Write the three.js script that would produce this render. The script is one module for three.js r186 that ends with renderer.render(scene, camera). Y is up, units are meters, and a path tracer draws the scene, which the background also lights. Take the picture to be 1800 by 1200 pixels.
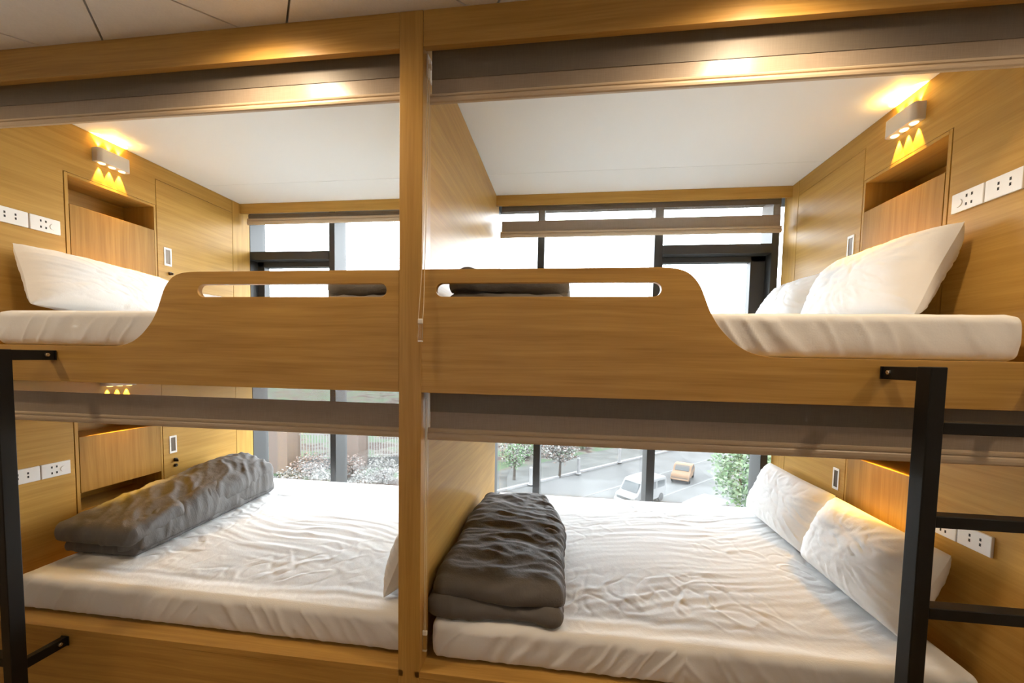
import * as THREE from 'three';
import { RoundedBoxGeometry } from 'three/addons/geometries/RoundedBoxGeometry.js';
import { ImprovedNoise } from 'three/addons/math/ImprovedNoise.js';
import { mergeGeometries, mergeVertices } from 'three/addons/utils/BufferGeometryUtils.js';

// ---------------------------------------------------------------- camera, sky, light, exposure
const scene = new THREE.Scene();
const camera = new THREE.PerspectiveCamera(89.17, 1.5, 0.03, 600);
camera.position.set(0.5706, 1.4787, 1.3123);
camera.rotation.set(THREE.MathUtils.degToRad(-2.9981), THREE.MathUtils.degToRad(6.9751), THREE.MathUtils.degToRad(1.0902), 'YXZ');
camera.setViewOffset(1824, 1331, 0, 0, 1800, 1200);            // the photograph is the upper part of a wider frame
const SKY = 13.5;
scene.background = new THREE.Color(0.91, 0.985, 1.035);            // overcast, rainy sky: even white
scene.backgroundIntensity = SKY;
const DOWNLIGHT = { color: new THREE.Color(1, 0.76, 0.5), power: 4.3 };      // warm room lamps
const SCONCE = { color: new THREE.Color(1, 0.56, 0.09), down: 1.2, up: 1.0, spill: 0.8 };
const EXPOSURE = 1.04;
const renderer = new THREE.WebGLRenderer({ antialias: true });
renderer.toneMapping = THREE.LinearToneMapping;
renderer.toneMappingExposure = EXPOSURE;
renderer.shadowMap.enabled = true;

// ---------------------------------------------------------------- helpers
const noise3 = new ImprovedNoise();
const N = (x, y, z = 0) => noise3.noise(x + 31.7, y + 17.3, z + 5.9);
const ridge = (n) => 1 - Math.abs(n) * 2;
let seed = 7;
const rnd = () => { seed = (seed * 1664525 + 1013904223) >>> 0; return seed / 4294967296; };
const used = {};
function numbered(name) { const k = used[name] = (used[name] ?? -1) + 1; return k ? name + '_' + String(k).padStart(3, '0') : name; }
function thing(name, label, category, [x, y, z] = [0, 0, 0], group) {
  const o = new THREE.Group(); o.name = numbered(name); o.position.set(x, y, z);
  o.userData = { label, category }; if (group) o.userData.group = group;
  scene.add(o); return o;
}
function tag(o, label, category, group) { o.userData.label = label; o.userData.category = category; if (group) o.userData.group = group; return o; }
function obj(name, geo, mat, parent) {
  const list = [].concat(geo);
  const g = list.length > 1 ? mergeGeometries(list.map((q) => strip(q))) : list[0];
  const m = new THREE.Mesh(g, mat); m.castShadow = m.receiveShadow = true;
  if (!parent || parent === scene) { m.name = numbered(name); scene.add(m); } else { m.name = name; parent.add(m); }
  return m;
}
function strip(g) { const q = g.index ? g.toNonIndexed() : g.clone(); for (const k of Object.keys(q.attributes)) if (!['position', 'normal', 'uv'].includes(k)) q.deleteAttribute(k); return q; }
function struct(o) { o.userData.kind = 'structure'; return o; }
// uv in metres, u along the grain axis ('x', 'y' or 'z'), chosen per triangle by the way it faces
let uvShift = 0;
function metreUV(g0, grain = 'x') {
  const g = g0.index ? g0.toNonIndexed() : g0, p = g.attributes.position, uv = new Float32Array(p.count * 2), a = new THREE.Vector3(), b = new THREE.Vector3(), c = new THREE.Vector3();
  const s = (uvShift = (uvShift + 0.377) % 7), t = (uvShift * 1.71) % 5;
  for (let i = 0; i < p.count; i += 3) {
    a.fromBufferAttribute(p, i); b.fromBufferAttribute(p, i + 1).sub(a); c.fromBufferAttribute(p, i + 2).sub(a); b.cross(c);
    const n = [Math.abs(b.x), Math.abs(b.y), Math.abs(b.z)], k = n.indexOf(Math.max(...n)), gi = 'xyz'.indexOf(grain);
    const ua = k === gi ? (gi + 1) % 3 : gi, va = [0, 1, 2].find((q) => q !== k && q !== ua);
    for (let j = 0; j < 3; j++) { uv[(i + j) * 2] = p.getComponent(i + j, ua) + s; uv[(i + j) * 2 + 1] = p.getComponent(i + j, va) + t; }
  }
  g.setAttribute('uv', new THREE.BufferAttribute(uv, 2));
  return g;
}
// box between two corners with softly rounded edges
function bx(x0, x1, y0, y1, z0, z1, r = 0.0015, grain = 'x') {
  const w = Math.abs(x1 - x0), h = Math.abs(y1 - y0), d = Math.abs(z1 - z0), rr = Math.min(r, w * 0.45, h * 0.45, d * 0.45);
  const g = new RoundedBoxGeometry(w, h, d, 1, rr);
  g.translate((x0 + x1) / 2, (y0 + y1) / 2, (z0 + z1) / 2);
  return metreUV(g, grain);
}
function cyl(p, q, r, seg = 16, r2 = r) {
  const a = new THREE.Vector3(...p), b = new THREE.Vector3(...q), g = new THREE.CylinderGeometry(r2, r, a.distanceTo(b), seg);
  g.applyQuaternion(new THREE.Quaternion().setFromUnitVectors(new THREE.Vector3(0, 1, 0), b.clone().sub(a).normalize()));
  g.translate((a.x + b.x) / 2, (a.y + b.y) / 2, (a.z + b.z) / 2); return g;
}
function tube(points, r, seg = 40, rad = 6) { return new THREE.TubeGeometry(new THREE.CatmullRomCurve3(points.map((p) => new THREE.Vector3(...p))), seg, r, rad); }
// profile drawn in (z, y), extruded from x0 to x1
function prismX(pts, x0, x1, holes = [], bevel = 0, grain = 'z') {
  const s = new THREE.Shape(pts.map(([z, y]) => new THREE.Vector2(-z, y)));
  for (const h of holes) s.holes.push(new THREE.Path(h.map(([z, y]) => new THREE.Vector2(-z, y))));
  const g = new THREE.ExtrudeGeometry(s, { depth: x1 - x0 - 2 * bevel, bevelEnabled: bevel > 0, bevelSize: bevel, bevelThickness: bevel, bevelOffset: -bevel, bevelSegments: 1, curveSegments: 8 });
  g.translate(0, 0, bevel); g.rotateY(Math.PI / 2); g.translate(x0, 0, 0);
  return metreUV(g, grain);
}

// ---------------------------------------------------------------- textures
function vnoise(W, H, seedN) {       // periodic value noise lattice
  const v = new Float32Array(W * H); let s = seedN >>> 0;
  for (let i = 0; i < v.length; i++) { s = (s * 1664525 + 1013904223) >>> 0; v[i] = s / 4294967296 * 2 - 1; }
  return (x, y) => {
    x = ((x % W) + W) % W; y = ((y % H) + H) % H;
    const i = Math.floor(x), j = Math.floor(y), f = x - i, g = y - j, a = f * f * (3 - 2 * f), b = g * g * (3 - 2 * g), i1 = (i + 1) % W, j1 = (j + 1) % H;
    return (v[j * W + i] * (1 - a) + v[j * W + i1] * a) * (1 - b) + (v[j1 * W + i] * (1 - a) + v[j1 * W + i1] * a) * b;
  };
}
function dataTex(S, fn, srgb, rx = 1, ry = 1) {
  const d = new Uint8Array(S * S * 4);
  for (let y = 0; y < S; y++) for (let x = 0; x < S; x++) {
    const c = fn(x / S, y / S), o = (y * S + x) * 4;
    for (let k = 0; k < 3; k++) { let q = c[k]; if (srgb) q = q <= 0.0031308 ? q * 12.92 : 1.055 * Math.pow(q, 1 / 2.4) - 0.055; d[o + k] = Math.max(0, Math.min(255, Math.round(q * 255))); }
    d[o + 3] = 255;
  }
  const t = new THREE.DataTexture(d, S, S, THREE.RGBAFormat); t.wrapS = t.wrapT = THREE.RepeatWrapping; t.magFilter = THREE.LinearFilter; t.minFilter = THREE.LinearMipmapLinearFilter; t.generateMipmaps = true;
  if (srgb) t.colorSpace = THREE.SRGBColorSpace;
  t.repeat.set(rx, ry); t.needsUpdate = true; return t;
}
const wA = vnoise(4, 8, 11), wB = vnoise(3, 40, 23), wC = vnoise(7, 110, 37), wD = vnoise(20, 300, 51), wE = vnoise(5, 14, 77);
const oak = (strength) => dataTex(1024, (u, v) => {
  const warp = wA(u * 4, v * 8) * 0.016 + wE(u * 5, v * 14) * 0.005;
  const broad = wE(u * 5 + 2, (v + warp) * 14), s1 = wB(u * 3, (v + warp) * 40), s2 = wC(u * 7, (v + warp * 0.8) * 110), s3 = wD(u * 20, (v + warp * 0.5) * 300);
  const t = 0.5 + strength * (0.22 * broad + 0.30 * s1 + 0.22 * s2 + 0.16 * s3), k = Math.max(0, Math.min(1, t));
  return [0.385 + 0.195 * k, 0.208 + 0.140 * k, 0.044 + 0.044 * k];
}, true, 1 / 1.3, 1 / 0.65);
const oakTex = oak(0.62), oakStrong = oak(0.85);
const crin = vnoise(32, 32, 91), crin2 = vnoise(96, 96, 13), weave = vnoise(256, 256, 5);
const clothBump = dataTex(512, (u, v) => { const q = 0.5 + 0.22 * crin(u * 32, v * 32) + 0.16 * crin2(u * 96, v * 96) + 0.12 * weave(u * 256, v * 256); return [q, q, q]; }, false, 2.2, 2.2);
const plasterTex = dataTex(512, (u, v) => { const q = 0.74 + 0.012 * crin(u * 32, v * 32) + 0.02 * weave(u * 256, v * 256); return [q, q * 0.985, q * 0.965]; }, true, 1, 1);
const fabA = vnoise(256, 8, 3), fabB = vnoise(8, 256, 9);
const shadeTex = dataTex(512, (u, v) => { const q = 1 + 0.07 * fabA(u * 256, v * 8) + 0.06 * fabB(u * 8, v * 256); return [0.315 * q, 0.255 * q, 0.198 * q]; }, true, 4, 4);
const asphaltTex = dataTex(512, (u, v) => { const q = 0.36 + 0.05 * wE(u * 5, v * 14) + 0.04 * crin(u * 32, v * 32) + 0.03 * weave(u * 256, v * 256); return [q, q * 1.01, q * 1.02]; }, true, 0.06, 0.06);

// ---------------------------------------------------------------- materials
const std = (o) => new THREE.MeshStandardMaterial(o), phys = (o) => new THREE.MeshPhysicalMaterial(o);
const M = {
  wood: phys({ map: oakTex, roughness: 0.34, specularIntensity: 0.32, name: 'oak laminate' }),
  woodFront: phys({ map: oakStrong, roughness: 0.33, specularIntensity: 0.9, color: new THREE.Color(0.93, 0.91, 0.92), name: 'oak laminate front' }),
  woodFlap: phys({ map: oakStrong, roughness: 0.4, specularIntensity: 0.3, color: new THREE.Color(0.76, 0.71, 0.61), name: 'oak laminate vertical grain' }),
  whiteBoard: phys({ color: new THREE.Color(0.90, 0.925, 0.92), roughness: 0.42, name: 'white board' }),
  plaster: std({ map: plasterTex, roughness: 0.9, name: 'painted plaster' }),
  floor: std({ map: oakTex, roughness: 0.5, color: new THREE.Color(0.7, 0.7, 0.7), name: 'floor boards' }),
  joint: std({ color: new THREE.Color(0.34, 0.32, 0.29), roughness: 0.9 }),
  frame: std({ color: new THREE.Color(0.045, 0.046, 0.046), roughness: 0.5, metalness: 0.2, name: 'dark window frame' }),
  glass: phys({ color: 0xffffff, transmission: 1, roughness: 0, thickness: 0, ior: 1.5, name: 'window glass' }),
  black: phys({ color: new THREE.Color(0.006, 0.0058, 0.0055), roughness: 0.5, specularIntensity: 0.55, name: 'black powder coat' }),
  steel: std({ color: new THREE.Color(0.75, 0.74, 0.72), roughness: 0.28, metalness: 1 }),
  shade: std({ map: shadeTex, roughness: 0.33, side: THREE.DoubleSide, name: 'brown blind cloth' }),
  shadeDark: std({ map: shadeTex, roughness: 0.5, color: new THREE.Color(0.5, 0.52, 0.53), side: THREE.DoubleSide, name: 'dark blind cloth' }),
  sheer: std({ color: new THREE.Color(0.62, 0.58, 0.52), roughness: 0.9, transparent: true, opacity: 0.2, side: THREE.DoubleSide, name: 'sheer blind mesh' }),
  rail: std({ color: new THREE.Color(0.54, 0.43, 0.30), roughness: 0.38, name: 'tan blind rail' }),
  plastic: phys({ color: new THREE.Color(0.82, 0.80, 0.76), roughness: 0.35, name: 'white plastic' }),
  hole: std({ color: new THREE.Color(0.03, 0.027, 0.025), roughness: 0.8 }),
  darkSteel: std({ color: new THREE.Color(0.10, 0.075, 0.055), roughness: 0.35, metalness: 0.7 }),
  acrylic: phys({ color: 0xffffff, transmission: 1, thickness: 0.01, roughness: 0.05, ior: 1.49, name: 'clear plastic' }),
  cord: std({ color: new THREE.Color(0.72, 0.6, 0.42), roughness: 0.6 }),
  sheet: phys({ color: new THREE.Color(0.735, 0.745, 0.75), roughness: 0.85, bumpMap: clothBump, bumpScale: 0.0005, sheen: 0.2, sheenRoughness: 0.6, name: 'white cotton sheet' }),
  pillow: phys({ color: new THREE.Color(0.74, 0.735, 0.725), roughness: 0.85, bumpMap: clothBump, bumpScale: 0.0005, sheen: 0.2, sheenRoughness: 0.6, name: 'white pillowcase' }),
  duvet: phys({ color: new THREE.Color(0.108, 0.101, 0.096), roughness: 0.75, bumpMap: clothBump, bumpScale: 0.0015, sheen: 0.5, sheenRoughness: 0.5, sheenColor: new THREE.Color(0.25, 0.24, 0.23), name: 'charcoal cotton' }),
  sconceBody: std({ color: new THREE.Color(0.62, 0.59, 0.54), roughness: 0.4, metalness: 0.1, name: 'off white lamp body' }),
  lens: std({ color: new THREE.Color(0.9, 0.85, 0.7), roughness: 0.2, emissive: new THREE.Color(1, 0.72, 0.28), emissiveIntensity: 4, name: 'glowing lamp lens' }),
  lampDisc: std({ color: new THREE.Color(1, 0.95, 0.85), emissive: new THREE.Color(1, 0.8, 0.55), emissiveIntensity: 12, name: 'glowing downlight disc' }),
};
for (const m of [M.sheet, M.pillow, M.duvet]) m.side = THREE.DoubleSide;

// ---------------------------------------------------------------- main measures of the bunk wall
const XL = -2.017, XR = 2.03, XDL = -0.003, XDR = 0.039, PL = -0.0236, PR = 0.0602, CEIL = 2.655, LOWCEIL = 1.427, SLAB = 1.492, BASE = 0.313, ZB = -1.56, OFF = 1.229;

// ---------------------------------------------------------------- room shell
{
  const ceil = struct(new THREE.Group()); ceil.name = 'ceiling'; scene.add(ceil);
  obj('ceiling_slab', bx(-3.1, 3.1, 2.676, 2.80, -1.9, 3.3, 0), M.joint, ceil);
  // square tiles laid at about 42 degrees, cut at the bunk front and at the walls
  const clip = (poly, nx, nz, c) => { const out = []; for (let i = 0; i < poly.length; i++) { const a = poly[i], b = poly[(i + 1) % poly.length], da = a[0] * nx + a[1] * nz - c, db = b[0] * nx + b[1] * nz - c; if (da >= 0) out.push(a); if (da * db < 0) { const t = da / (da - db); out.push([a[0] + (b[0] - a[0]) * t, a[1] + (b[1] - a[1]) * t]); } } return out; };
  const th = THREE.MathUtils.degToRad(48), T = 0.565, dx = [Math.cos(th), Math.sin(th)], dz = [-Math.sin(th), Math.cos(th)], o0 = [-0.637, 0], g = 0.0035;
  const corner = [-1.203, 0];
  // lines: family A runs along dx through (-1.203,0) and (-0.417,0); family B runs along dz through (-0.637,0)
  const a0 = corner[0] * dz[0], b0 = o0[0] * dx[0];
  for (let i = -9; i < 9; i++) for (let j = -9; j < 9; j++) {
    const u0 = b0 + i * T + g, u1 = b0 + (i + 1) * T - g, v0 = a0 + j * T + g, v1 = a0 + (j + 1) * T - g;
    let poly = [[u0, v0], [u1, v0], [u1, v1], [u0, v1]].map(([u, v]) => [u * dx[0] + v * dz[0], u * dx[1] + v * dz[1]]);
    for (const [nx, nz, c] of [[0, 1, -0.035], [0, -1, -3.19], [1, 0, -2.99], [-1, 0, -2.99]]) { poly = clip(poly, nx, nz, c); if (poly.length < 3) break; }
    if (poly.length < 3) continue;
    const ge = new THREE.ExtrudeGeometry(new THREE.Shape(poly.map(([x, z]) => new THREE.Vector2(x, -z))), { depth: 0.022, bevelEnabled: false });
    ge.rotateX(-Math.PI / 2); ge.translate(0, 2.653, 0);
    obj('ceiling_tile', metreUV(ge, 'x'), M.plaster, ceil);
  }
  const floor = struct(obj('floor', bx(-3.1, 3.1, -0.12, 0, -1.9, 3.3, 0), M.floor));
  struct(obj('wall_back', bx(-3.1, 3.1, 0, 2.66, 3.2, 3.34, 0), M.plaster));
  struct(obj('wall_left', bx(-3.14, -3.0, 0, 2.66, -1.9, 3.2, 0), M.plaster));
  struct(obj('wall_right', bx(3.0, 3.14, 0, 2.66, -1.9, 3.2, 0), M.plaster));
  // filler walls beside the bunks, so that no daylight leaks round them
  struct(obj('wall_bunk_left', bx(-3.0, -2.29, 0, 2.66, -1.70, -0.02, 0), M.wood));
  struct(obj('wall_bunk_right', bx(2.30, 3.0, 0, 2.66, -1.70, -0.02, 0), M.wood));
}

// ---------------------------------------------------------------- the bunk frame
const bunk = thing('bunk_bed_frame', 'built-in oak wood double bunk frame with posts, rails and panels filling the wall', 'bunk bed');
{
  obj('post', bx(PL, PR, 0, 2.653, -0.085, 0, 0.002, 'y'), M.woodFront, bunk);
  obj('post', bx(-2.14, -2.06, 0, 2.653, -0.085, 0, 0.002, 'y'), M.woodFront, bunk);
  obj('post', bx(2.075, 2.16, 0, 2.653, -0.085, 0, 0.002, 'y'), M.woodFront, bunk);
  obj('top_beam', bx(-2.06, PL - 0.0005, 2.534, 2.653, -0.024, -0.001, 0.0015, 'x'), M.woodFront, bunk);
  obj('top_beam', bx(PR + 0.0005, 2.075, 2.534, 2.653, -0.024, -0.001, 0.0015, 'x'), M.woodFront, bunk);
  obj('divider_panel', bx(XDL, XDR, 0, 2.70, -1.60, -0.05, 0.001, 'z'), M.wood, bunk);
  // guard panels with a stepped S curve and a long rounded grip slot
  const R = [[0.83, 1.785], [0.874, 1.7845], [0.915, 1.781], [0.948, 1.771], [0.968, 1.757], [0.985, 1.738], [0.998, 1.716], [1.008, 1.692], [1.019, 1.664], [1.030, 1.638], [1.044, 1.613], [1.058, 1.592], [1.076, 1.571], [1.098, 1.549], [1.121, 1.531], [1.147, 1.516], [1.180, 1.505], [1.220, 1.4985], [1.27, 1.497]];
  const guard = (mir, x0, x1, s0, s1) => {
    const fx = (x) => (mir ? 0.012 * 2 - x + 0.0 : x);
    const V = (x, y) => new THREE.Vector2(x, y);
    const sh = new THREE.Shape();
    sh.moveTo(x0, 1.351); sh.lineTo(x0, 1.785);
    const top = new THREE.SplineCurve(R.map(([x, y]) => V(fx(x), y))).getPoints(60);
    for (const p of top) sh.lineTo(p.x, p.y);
    sh.lineTo(x1, 1.497); sh.lineTo(x1, 1.351); sh.closePath();
    const r = 0.0235, c = 1.7135, h = new THREE.Path(), lo = Math.min(s0, s1) + r, hi = Math.max(s0, s1) - r;
    h.moveTo(lo, c - r); h.lineTo(hi, c - r); h.absarc(hi, c, r, -Math.PI / 2, Math.PI / 2, false); h.lineTo(lo, c + r); h.absarc(lo, c, r, Math.PI / 2, Math.PI * 1.5, false);
    sh.holes.push(h);
    const g = new THREE.ExtrudeGeometry(sh, { depth: 0.018, bevelEnabled: true, bevelSize: 0.0012, bevelThickness: 0.0012, bevelOffset: -0.0012, bevelSegments: 1, curveSegments: 16 });
    g.translate(0, 0, -0.0212);
    obj('guard_panel', metreUV(g, 'x'), M.woodFront, bunk);
  };
  guard(false, PR - 0.0035, 2.075, 0.111, 0.873);
  guard(true, PL - 0.0005, -2.06, -0.071, -0.827);
  for (const [a, b] of [[XL, XDL], [XDR, XR]]) {
    const left = a < -1;
    obj('upper_base_board', bx(a, b, LOWCEIL, SLAB, ZB, -0.022, 0.001, 'x'), M.wood, bunk);
    obj('lower_base_board', bx(a - (left ? 0.04 : 0), b + (left ? 0 : 0.04), BASE - 0.025, BASE, ZB, left ? 0 : 0, 0.0012, 'x'), M.woodFront, bunk);
    obj('base_front', bx(left ? -2.06 : PR + 0.0005, left ? PL - 0.0005 : 2.075, 0, BASE - 0.0255, -0.02, -0.001, 0.001, 'x'), M.woodFront, bunk);
    // white lining of the bunk ceiling: a long front board and a narrow one by the window
    obj('ceiling_board', bx(a, b, CEIL, CEIL + 0.015, -1.176, -0.05, 0.001), M.whiteBoard, bunk);
    obj('ceiling_board', bx(a, b, CEIL, CEIL + 0.015, ZB - 0.03, -1.178, 0.001), M.whiteBoard, bunk);
    obj('pelmet', bx(a, b, 2.581, CEIL - 0.001, -1.507, -1.489, 0.001, 'x'), M.wood, bunk);
  }
}

// ---------------------------------------------------------------- headboard walls: panels, shelf niches, lockers
const P2 = {};    // shared geometries per side
function headWall(side) {
  const s = side === 'left' ? 1 : -1, F = side === 'left' ? XL : XR, T = 0.018;   // s: way the face looks
  const bxs = (d0, d1, y0, y1, z0, z1, r, grain) => bx(F - s * d0, F - s * d1, y0, y1, Math.min(z0, z1), Math.max(z0, z1), r, grain);   // d = depth behind the face
  const pr = (pts, d0, d1, grain) => prismX(pts, Math.min(F - s * d0, F - s * d1), Math.max(F - s * d0, F - s * d1), [], 0.001, grain);
  const w = struct(new THREE.Group()); w.name = side === 'left' ? 'wall_headboard_left' : 'wall_headboard_right'; scene.add(w);
  obj('backing_panel', bx(Math.min(F - s * 0.24, F - s * 0.26), Math.max(F - s * 0.24, F - s * 0.26), 0, 2.653, ZB - 0.02, -0.09, 0, 'z'), M.wood, w);
  obj('end_panel', bxs(0.0, 0.24, 0, 2.653, ZB - 0.02, ZB, 0, 'y'), M.wood, w);
  const ci = LOWCEIL - 0.001;
  obj('wall_panel', pr([[-0.022, SLAB - 0.03], [-0.407, SLAB - 0.03], [-0.407, 2.4], [-0.859, 2.4], [-0.859, 2.562], [-1.418, 2.562], [-1.418, CEIL], [-0.022, CEIL]], 0, T, 'z'), M.wood, w);
  obj('wall_panel', pr([[-0.022, BASE - 0.02], [-0.407, BASE - 0.02], [-0.407, 2.4 - OFF], [-0.859, 2.4 - OFF], [-0.859, 2.562 - OFF], [-1.418, 2.562 - OFF], [-1.418, ci], [-0.022, ci]], 0, T, 'z'), M.wood, w);
  obj('wall_panel', bxs(0, T, SLAB - 0.03, CEIL, -1.4205, ZB, 0.001, 'y'), M.wood, w);
  obj('wall_panel', bxs(0, T, BASE - 0.02, ci, -1.4205, ZB, 0.001, 'y'), M.wood, w);
  for (const up of [true, false]) {
    const dy = up ? 0 : -OFF, bot = up ? SLAB - 0.005 : BASE - 0.005;
    const where = side === 'left' ? (up ? 'upper left' : 'lower left') : (up ? 'upper right' : 'lower right');
    const nb = { 'upper left': 'beside the pillow on the upper left bunk', 'lower left': 'behind the grey duvet on the lower left bunk', 'upper right': 'above the leaning pillows of the upper right bunk', 'lower right': 'behind the two pillows of the lower right bunk' }[where];
    const c = thing('headboard_cabinet', 'oak shelf niche with vertical grain flap ' + nb, 'cabinet', [0, 0, 0]);
    const zt = [-0.411, -0.426, -0.845, -0.857];
    obj('side_panel', bxs(0, 0.22, bot, 2.398 + dy, zt[0], zt[1], 0.001, 'y'), M.wood, c);
    obj('side_panel', bxs(0, 0.22, bot, 2.398 + dy, zt[2], zt[3], 0.001, 'y'), M.wood, c);
    obj('top_panel', bxs(0, 0.22, 2.384 + dy, 2.398 + dy, zt[1], zt[2], 0.001, 'z'), M.wood, c);
    obj('shelf', bxs(0.018, 0.22, 2.222 + dy, 2.238 + dy, zt[1], zt[2], 0.001, 'z'), M.wood, c);
    obj('shelf', bxs(0.002, 0.22, 1.826 + dy, 1.841 + dy, zt[1], zt[2], 0.001, 'z'), M.wood, c);
    obj('shelf', bxs(0.018, 0.22, 1.938 + dy, 1.953 + dy, zt[1], zt[2], 0.001, 'z'), M.wood, c);
    obj('bottom_panel', bxs(0.0, 0.018, bot, 1.8255 + dy, zt[1], zt[2], 0.001, 'z'), M.wood, c);
    obj('back_panel', bxs(0.22, 0.228, bot, 2.398 + dy, zt[0], zt[3], 0.001, 'z'), M.wood, c);
    obj('flap', bxs(-0.001, 0.017, 1.936 + dy, 2.2405 + dy, zt[1] - 0.002, zt[2] + 0.002, 0.0012, 'y'), M.woodFlap, c);
    // locker with a door, a recessed white pull and a cam lock
    const k = thing('locker', 'oak locker door with white recessed pull near the window, ' + { 'upper left': 'upper left bunk', 'lower left': 'lower left bunk above the duvet', 'upper right': 'upper right bunk', 'lower right': 'lower right bunk above the pillows' }[where], 'cabinet');
    const door = obj('door', bxs(0, 0.018, bot, 2.5595 + dy, -0.8615, -1.4175, 0.001, 'z'), M.wood, k);
    const zc = -0.922, yc = 2.0945 + dy, px = (d) => F + s * d;
    const pull = obj('pull_frame', [[0.058, 0.045, 0.012, 0], [-0.058, -0.045, 0.012, 0]].map(([a, b]) => bx(px(-0.002), px(0.0035), yc + Math.min(a, b), yc + Math.max(a, b), zc - 0.024, zc + 0.024, 0.0015, 'z'))
      .concat([[0.014, 0.024], [-0.024, -0.014]].map(([a, b]) => bx(px(-0.002), px(0.0035), yc - 0.046, yc + 0.046, zc + a, zc + b, 0.0015, 'z'))), M.plastic, door);
    obj('pull_recess', bx(px(0.0003), px(0.0012), yc - 0.046, yc + 0.046, zc - 0.0145, zc + 0.0145, 0, 'z'), M.darkSteel, door);
    const lock = (y, n) => obj('cam_lock', [cyl([px(0), y, zc - 0.012], [px(0.008), y, zc - 0.012], 0.011, 20), cyl([px(0.008), y, zc - 0.012], [px(0.012), y, zc - 0.012], 0.0085, 20), ...(n ? [bx(px(0.012), px(0.026), y - 0.010, y + 0.004, zc - 0.014, zc - 0.010, 0.001, 'y')] : [])], M.darkSteel, door);
    lock(1.990 + dy, up); if (!up) { lock(0.757, true); lock(0.722, false); }
    // sconce: rounded body with three lenses below and three above
    const zs = [-0.545, -0.612, -0.679];
    const L = thing('wall_sconce', { 'upper left': 'off-white up and down wall lamp glowing amber over the upper left niche', 'lower left': 'wall lamp glowing amber over the lower left niche, mostly behind its blind', 'upper right': 'off-white up and down wall lamp glowing amber over the upper right niche', 'lower right': 'wall lamp behind the lower right blind lighting the pillows amber' }[where], 'lamp');
    const yb = 2.509 + dy, yt = 2.583 + dy, mid = 0.02 + 0.0;
    const prof = []; for (let i = 0; i <= 12; i++) { const a = -Math.PI / 2 + Math.PI * i / 12; prof.push([a]); }
    // stadium in plan (x away from the wall, z along it)
    const sh = new THREE.Shape(); const W = 0.078, D = 0.047, r = 0.02;
    sh.moveTo(-W, 0); sh.lineTo(W, 0); sh.lineTo(W, D - r); sh.absarc(W - r, D - r, r, 0, Math.PI / 2, false); sh.lineTo(-W + r, D); sh.absarc(-W + r, D - r, r, Math.PI / 2, Math.PI, false); sh.closePath();
    const bg = new THREE.ExtrudeGeometry(sh, { depth: yt - yb - 0.004, bevelEnabled: true, bevelSize: 0.002, bevelThickness: 0.002, bevelOffset: -0.002, bevelSegments: 2, curveSegments: 8 });
    bg.translate(0, 0, 0.002); bg.rotateX(-Math.PI / 2);     // shape y -> -z, depth -> y
    bg.rotateY(s > 0 ? -Math.PI / 2 : Math.PI / 2);        // out of the wall
    bg.translate(F, yb, -0.612);
    obj('lamp_body', bg, M.sconceBody, L);
    for (const z of zs.map((q) => (q + 0.612) * 0.72 - 0.612)) {
      const xo = F + s * 0.0195;
      for (const v of [-1, 1]) {
        const y = v < 0 ? yb : yt;
        obj('lens', cyl([xo, y - 0.001 * v, z], [xo, y + 0.004 * v, z], 0.0165, 20, v > 0 ? 0.012 : 0.012), M.lens, L);
        const sp = new THREE.SpotLight(SCONCE.color, v < 0 ? SCONCE.down : SCONCE.up, 0, v < 0 ? 0.40 : 0.55, v < 0 ? 0.25 : 0.6, 2);
        sp.position.set(F + s * 0.0085, y + 0.006 * v, z); sp.target.position.set(F + s * 0.0085, y + 0.5 * v, z);
        sp.castShadow = true; sp.shadow.radius = 0.12; sp.name = 'sconce_lamp';
        L.add(sp); L.add(sp.target);
      }
    }
    for (const v of [-1, 1]) {      // the wide soft spill of the lenses beside their narrow beams
      const sp = new THREE.SpotLight(SCONCE.color, v < 0 ? SCONCE.spill : SCONCE.spill * 0.5, 0, v < 0 ? 0.85 : 1.2, 1, 2), y = v < 0 ? yb : yt;
      sp.position.set(F + s * 0.040, y + 0.008 * v, -0.612); sp.target.position.set(F + s * (v < 0 ? 0.24 : 0.10), y + 0.5 * v, -0.612);
      sp.castShadow = true; sp.shadow.radius = 1; sp.name = 'sconce_spill'; L.add(sp); L.add(sp.target);
    }
    // sockets, two plates side by side
    const y0 = 2.060 + dy, y1 = 2.1325 + dy;
    for (const [z0, z1, kind] of [[-0.383, -0.2695, 0], [-0.2645, -0.150, 1]]) {
      const S = thing('wall_socket', 'white socket plate ' + (kind ? 'without a dial, further from the niche, ' : 'with round dial, nearer the niche, ') + { 'upper left': 'upper left bunk', 'lower left': 'lower left bunk', 'upper right': 'upper right bunk', 'lower right': 'lower right bunk' }[where], 'socket');
      obj('plate', bx(F, px(0.010), y0, y1, z0, z1, 0.0025, 'z'), M.plastic, S);
      const zm = (z0 + z1) / 2, ym = (y0 + y1) / 2, pin = (z, y) => obj('pin_hole', bx(px(0.0095), px(0.0104), y - 0.0052, y + 0.0052, z - 0.0032, z + 0.0032, 0.0004, 'z'), M.hole, S);
      if (kind) { for (const a of [-0.014, 0.022]) for (const b of [-0.009, 0.009]) pin(zm + a, ym + b + 0.002); }
      else { for (const a of [-0.001, 0.018]) for (const b of [-0.015, 0.015]) pin(zm + a, ym + b); obj('dial', cyl([px(0.0095), ym - 0.003, zm - 0.030], [px(0.0125), ym - 0.003, zm - 0.030], 0.015, 24), M.plastic, S); }
    }
  }
}
headWall('left'); headWall('right');

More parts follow.
